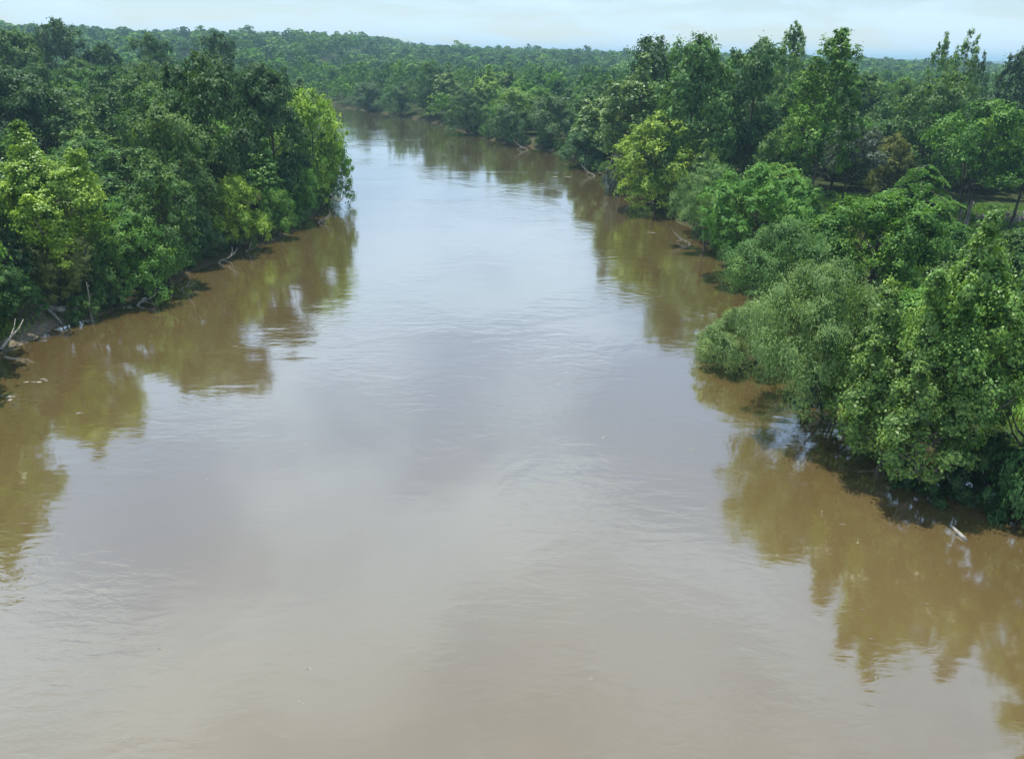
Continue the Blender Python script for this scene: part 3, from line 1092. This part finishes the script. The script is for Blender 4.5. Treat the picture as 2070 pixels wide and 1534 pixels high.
for i in range(80):
    m_ = MEADOW[r.integers(len(MEADOW))]
    a = r.uniform(0, 6.28)
    q = r.uniform(0.1, 1.0) ** 0.5 * m_[2]
    x, y = m_[0] + q * math.cos(a), m_[1] + q * math.sin(a)
    if sdist(x, y) < 5 or (x < 60 and 88 < y < 112):
        continue
    sh_, sc_ = r.uniform(0.6, 1.9), r.integers(3)
    plant(['bush_a', 'bush_b'][r.integers(2)], x, y, sh_, r.uniform(0.8, 2.2), [MID, GREEN, BLUE][sc_],
          auto_label('%s %s meadow shrub' % ('low' if sh_ < 1.2 else 'taller', ['mid green', 'fresh green', 'bluish'][sc_]), x, y, 2.0), 'low shrubs in the meadow', 'shrub', 'shrub')

# ------------------------------------------------------------------ meadow grass
r = np.random.default_rng(5)
n = 90000
mi = r.choice(len(MEADOW), n, p=np.array([m_[2] ** 2 for m_ in MEADOW]) / sum(m_[2] ** 2 for m_ in MEADOW))
mm = np.array(MEADOW, float)[mi]
a = r.uniform(0, 6.28, n)
q = np.sqrt(r.random(n)) * mm[:, 2]
x = mm[:, 0] + q * np.cos(a)
y = mm[:, 1] + q * np.sin(a)
nl_ = 9000
x[:nl_] = -49 + r.normal(0, 2.2, nl_)
y[:nl_] = 60 + r.normal(0, 4.0, nl_)
sdm = sdist(x, y)
k = sdm > np.where(x < 0, 1.2, 3.0)
x, y = x[k], y[k]
z = ground(x, y)
n = len(x)
h_ = r.uniform(0.25, 0.75, n) * np.where(x < 0, 0.7, 1.0)
w_ = r.uniform(0.05, 0.12, n)
a = r.uniform(0, 6.28, n)
dx, dy = np.cos(a) * w_, np.sin(a) * w_
lx, ly = r.normal(0, 0.14, n), r.normal(0, 0.14, n)
V = np.stack([np.stack([x - dx, y - dy, z - 0.05], 1), np.stack([x + dx, y + dy, z - 0.05], 1), np.stack([x + lx, y + ly, z + h_], 1)], 1).reshape(-1, 3)
tint = np.tile(np.array([0.13, 0.25, 0.045, 1.0]), (n, 1)) * np.append(np.ones(3), 1)
dry = r.random(n) < 0.15
tint[dry, :3] = (0.19, 0.19, 0.09)
me = new_mesh('grass', V, np.arange(n * 3), 3, [M_grass], False,
              {'tone': ('FACE', 'FLOAT', r.uniform(0.7, 1.3, n)), 'tint': ('FACE', 'FLOAT_COLOR', tint)})
tag(link('grass', me), 'tall green grass of the clearing and of the left bank ledge', kind='stuff')


# ------------------------------------------------------------------ dead wood
def wood(name, label, cat, base, mat, branches):
    """branches: lists of ((dx,dy,dz), radius) relative to base"""
    T = Tubes()
    for br in branches:
        T.add([q[0] for q in br], [q[1] for q in br], 8)
    ob = link(name, T.mesh(name, mat), None, base)
    return tag(ob, label, cat)


def px3(bx, by, z=0.0):
    x, y = at(bx, by, z)
    return (x, y, z)


# floating log near the right bank
p0, p1 = px3(1920, 1064), px3(1953, 1093)
dx, dy = p1[0] - p0[0], p1[1] - p0[1]
wood('drift_log', 'short bleached log with a side stub floating off the right bank', 'log', p0, M_drift,
     [[((0, 0, 0.10), 0.05), ((dx * .2, dy * .2, 0.09), 0.085), ((dx * .5, dy * .55, 0.07), 0.11), ((dx * .8, dy * .8, 0.05), 0.12), ((dx, dy, 0.0), 0.10)],
      [((dx * .45, dy * .5, 0.07), 0.07), ((dx * .25 - .12, dy * .6, 0.16), 0.05), ((dx * .1 - .2, dy * .55, 0.2), 0.035)]])
# bleached branch on the left ledge
p0, p1 = px3(2, 706, 0.3), px3(50, 655, 1.6)
dx, dy = p1[0] - p0[0], p1[1] - p0[1]
wood('dead_branch', 'long bleached dead branch leaning on the grassy ledge at the left edge', 'branch', p0, M_drift,
     [[((0, 0, 0), 0.14), ((dx * .35, dy * .25, 0.55), 0.12), ((dx * .6, dy * .5, 0.85), 0.09), ((dx * .9, dy * .75, 1.2), 0.06), ((dx, dy, 1.75), 0.03)],
      [((dx * .5, dy * .4, 0.75), 0.06), ((dx * .35, dy * .7, 1.3), 0.04), ((dx * .25, dy * .9, 1.9), 0.015)]])
# thin dead pole standing in the water on the left
p0 = px3(186, 650)
wood('dead_pole', 'thin grey dead stem standing in the water beside the yellow green shrub', 'stem', p0, M_bark_grey,
     [[((0, 0, -0.6), 0.09), ((0.10, 0, 1.2), 0.08), ((0.25, 0.05, 2.6), 0.06), ((0.30, 0.05, 3.9), 0.03)],
      [((0.22, 0.04, 2.4), 0.03), ((0.5, 0, 2.7), 0.02), ((0.75, 0, 2.75), 0.01)],
      [((0.28, 0.04, 3.3), 0.03), ((0.5, 0.1, 3.6), 0.01)]])
p0 = px3(144, 655)
wood('stick', 'short pale stick poking out of the water beside the sandy ledge', 'stick', p0, M_drift,
     [[((0, 0, -0.2), 0.05), ((0.2, 0.1, 0.12), 0.05), ((0.5, 0.2, 0.5), 0.02)]])
p0 = px3(410, 521)
wood('stick', 'small pale stick at the water below the small bluish leafed tree', 'stick', p0, M_drift,
     [[((0, 0, -0.2), 0.06), ((0.1, 0.1, 0.5), 0.05), ((0.3, 0.2, 1.1), 0.02)]])
# bleached branches where the left bank narrows
p0 = px3(538, 470, 0.4)
wood('fallen_branches', 'tangle of bleached fallen branches at the foot of the left bank', 'branches', p0, M_drift,
     [[((-1.2, 0.4, 0.2), 0.11), ((0.2, 0, 0.25), 0.13), ((1.6, -0.2, 0.7), 0.11), ((2.6, -0.1, 1.5), 0.07), ((3.4, 0, 2.5), 0.03)],
      [((1.4, -0.2, 0.6), 0.07), ((2.3, -0.5, 0.9), 0.05), ((3.0, -0.7, 1.5), 0.02)],
      [((2.0, -0.2, 1.0), 0.06), ((2.2, -0.5, 0.3), 0.05), ((2.1, -0.9, -0.3), 0.03)],
      [((0.2, 0, 0.25), 0.07), ((1.0, -0.5, 0.15), 0.06), ((2.4, -1.1, -0.1), 0.05)],
      [((2.5, -0.1, 1.4), 0.04), ((3.1, 0.4, 1.9), 0.03), ((3.3, 0.6, 2.7), 0.015)]])
# snags along both waterlines
SN = [((0, 0, -.3), .12), ((.6, .1, .25), .11), ((1.5, .0, .55), .09), ((2.4, -.2, 1.2), .05), ((3.0, -.2, 1.9), .02)]
T = Tubes()
T.add([q[0] for q in SN], [q[1] for q in SN], 7)
T.add([(1.3, 0, .5), (1.8, .5, .6), (2.3, .9, 1.1)], [.06, .045, .015], 6)
T.add([(.8, .1, .35), (1.3, -.5, .3), (2.2, -.9, .05)], [.06, .05, .02], 6)
T.add([(2.0, -.1, .9), (2.2, .3, 1.5), (2.2, .4, 2.1)], [.04, .03, .012], 5)
sm_ = T.mesh('snag', M_drift)
for (bx, by, rz_, sc_) in ((272, 618, 0.4, 1.0), (362, 585, -0.5, 0.8), (438, 532, 0.2, 0.9), (498, 508, -0.9, 0.8), (640, 450, -0.3, 1.0),
                           (1068, 303, 3.4, 1.4), (1205, 356, 2.8, 1.2), (1292, 404, 3.6, 1.0), (1398, 494, 2.9, 1.0), (1560, 700, 3.3, 0.9), (1690, 850, 2.7, 0.8), (1985, 1012, 3.1, 0.8)):
    fx, fy = at(bx, by, 0.0)
    o_ = link('snag', sm_, None, (fx, fy, 0.05))
    o_.rotation_euler = (0, 0, rz_)
    o_.scale = (sc_, sc_, sc_)
    tag(o_, auto_label('grey forked snag at the waterline', fx, fy, 1.0), 'snag', 'grey snags along the waterlines')

# weathered roots on the sandy ledge
p0 = px3(118, 632, 1.0)
wood('root_mass', 'weathered pale root mass sticking out of the sandy ledge on the left', 'roots', p0, M_drift,
     [[((-2.2, 1.0, 0.1), 0.30), ((-1.0, 0.5, 0.3), 0.26), ((0.2, 0.1, 0.25), 0.22), ((1.2, -0.1, 0.15), 0.14)],
      [((-1.2, 0.4, 0.2), 0.18), ((0.0, -0.6, -0.05), 0.14), ((0.9, -1.3, -0.6), 0.06)],
      [((-0.4, 0.3, 0.3), 0.15), ((0.9, 0.5, 0.4), 0.12), ((1.7, 0.3, 0.35), 0.09)]])
# two dead trunks in the meadow
for (bx, by, hh, rr_, lab) in ((1950, 462, 4.0, 0.26, 'thick grey dead trunk standing in the meadow'),
                               (1934, 466, 3.6, 0.13, 'thin pale dead trunk standing left of the thick one in the meadow'),
                               (1906, 470, 4.6, 0.06, 'very thin dead stem in the meadow near the layered tree'),
                               (1974, 248, 7.0, 0.2, 'white dead stem showing between crowns near the right edge')):
    p0 = px3(bx, by, 2.2)
    wood('dead_tree', lab, 'dead tree', p0, M_bark_grey,
         [[((0, 0, -0.6), rr_ * 1.3), ((0.05, 0, hh * .4), rr_), ((-0.05, 0.05, hh * .8), rr_ * .85), ((0.0, 0, hh), rr_ * .6)],
          [((0, 0, hh * .7), rr_ * .4), ((0.4, 0.1, hh * .95), rr_ * .2)]])
# bits of foam and leaf litter drifting on the river
r = np.random.default_rng(91)
Vf, Ff = [], []
for (bx, by, sz) in [(70, 770, .35), (10, 805, .5), (1215, 885, .2), (1300, 470, .5), (1135, 358, .8), (60, 772, .2), (160, 835, .2), (480, 700, .25), (1760, 1290, .08),
                     (1875, 1220, .07), (1745, 1230, .06), (1560, 1120, .1), (320, 1310, .1), (1330, 600, .2), (1240, 520, .3), (620, 900, .12), (1400, 910, .12), (1700, 1060, .1)] \
        + [(r.uniform(60, 2000), r.uniform(600, 1500), r.uniform(.03, .08)) for _ in range(40)]:
    fx, fy = at(bx, by, 0.0)
    if sdist(fx, fy) > -1:
        continue
    for q in range(r.integers(2, 5)):
        ox, oy = fx + r.normal(0, sz * 1.4), fy + r.normal(0, sz * 0.5)
        a_ = np.linspace(0, 2 * math.pi, 6, endpoint=False)
        rr_ = sz * r.uniform(0.25, 0.7, 6)
        b0 = len(Vf)
        Vf += [(ox + 1.5 * rr_[k] * math.cos(a_[k]), oy + 0.6 * rr_[k] * math.sin(a_[k]), 0.006) for k in range(6)]
        Ff += [b0, b0 + 1, b0 + 2, b0 + 3, b0, b0 + 3, b0 + 4, b0 + 5]
me = new_mesh('foam', Vf, Ff, 4, [M_drift])
tag(link('foam', me), 'small pale flecks of foam and litter drifting on the river', kind='stuff')

# brushwood pile
r = np.random.default_rng(31)
p0 = px3(2035, 446, 2.2)
pile = bpy.data.objects.new('brush_pile', None)
COL.objects.link(pile)
pile.location = p0
tag(pile, 'long grey heap of cut brushwood in the meadow under the trees', 'brushwood')
T = Tubes()
T.add([(-1.3, 0, 0), (-0.4, 0.06, 0.05), (0.5, -0.05, 0), (1.3, 0.05, 0.06)], [0.10, 0.09, 0.07, 0.04], 6)
bm_ = T.mesh('branch', M_brush)
for i in range(90):
    b_ = link('branch', bm_, pile)
    u_ = r.uniform(-1, 1)
    b_.location = (u_ * 6.0, r.normal(0, 1.1), abs(r.normal(0, 0.35)) * (1.2 - u_ * u_) + 0.1)
    b_.rotation_euler = (r.normal(0, 0.3), r.normal(0, 0.3), r.uniform(0, 6.28))
    s_ = r.uniform(0.6, 1.2)
    b_.scale = (s_, s_, s_)

# ------------------------------------------------------------------ haze
hx0, hx1, hy0, hy1, hz0, hz1 = -7100, 7100, -165, 9300, -4.5, 62.0
hv = [(hx0, hy0, hz0), (hx1, hy0, hz0), (hx1, hy1, hz0), (hx0, hy1, hz0), (hx0, hy0, hz1), (hx1, hy0, hz1), (hx1, hy1, hz1), (hx0, hy1, hz1)]
hf_ = [0, 3, 2, 1, 4, 5, 6, 7, 0, 1, 5, 4, 1, 2, 6, 5, 2, 3, 7, 6, 3, 0, 4, 7]
M_haze, t, o = new_mat('haze')
pv = N(t, 'ShaderNodeVolumePrincipled')
pv.inputs['Color'].default_value = (0.50, 0.79, 1.0, 1)
pv.inputs['Density'].default_value = 0.00027
pv.inputs['Anisotropy'].default_value = 0.1
L(t, pv.outputs[0], o.inputs['Volume'])
me = new_mesh('haze', hv, hf_, 4, [M_haze])
tag(link('haze', me), 'thin blue summer haze over the whole valley', kind='stuff')
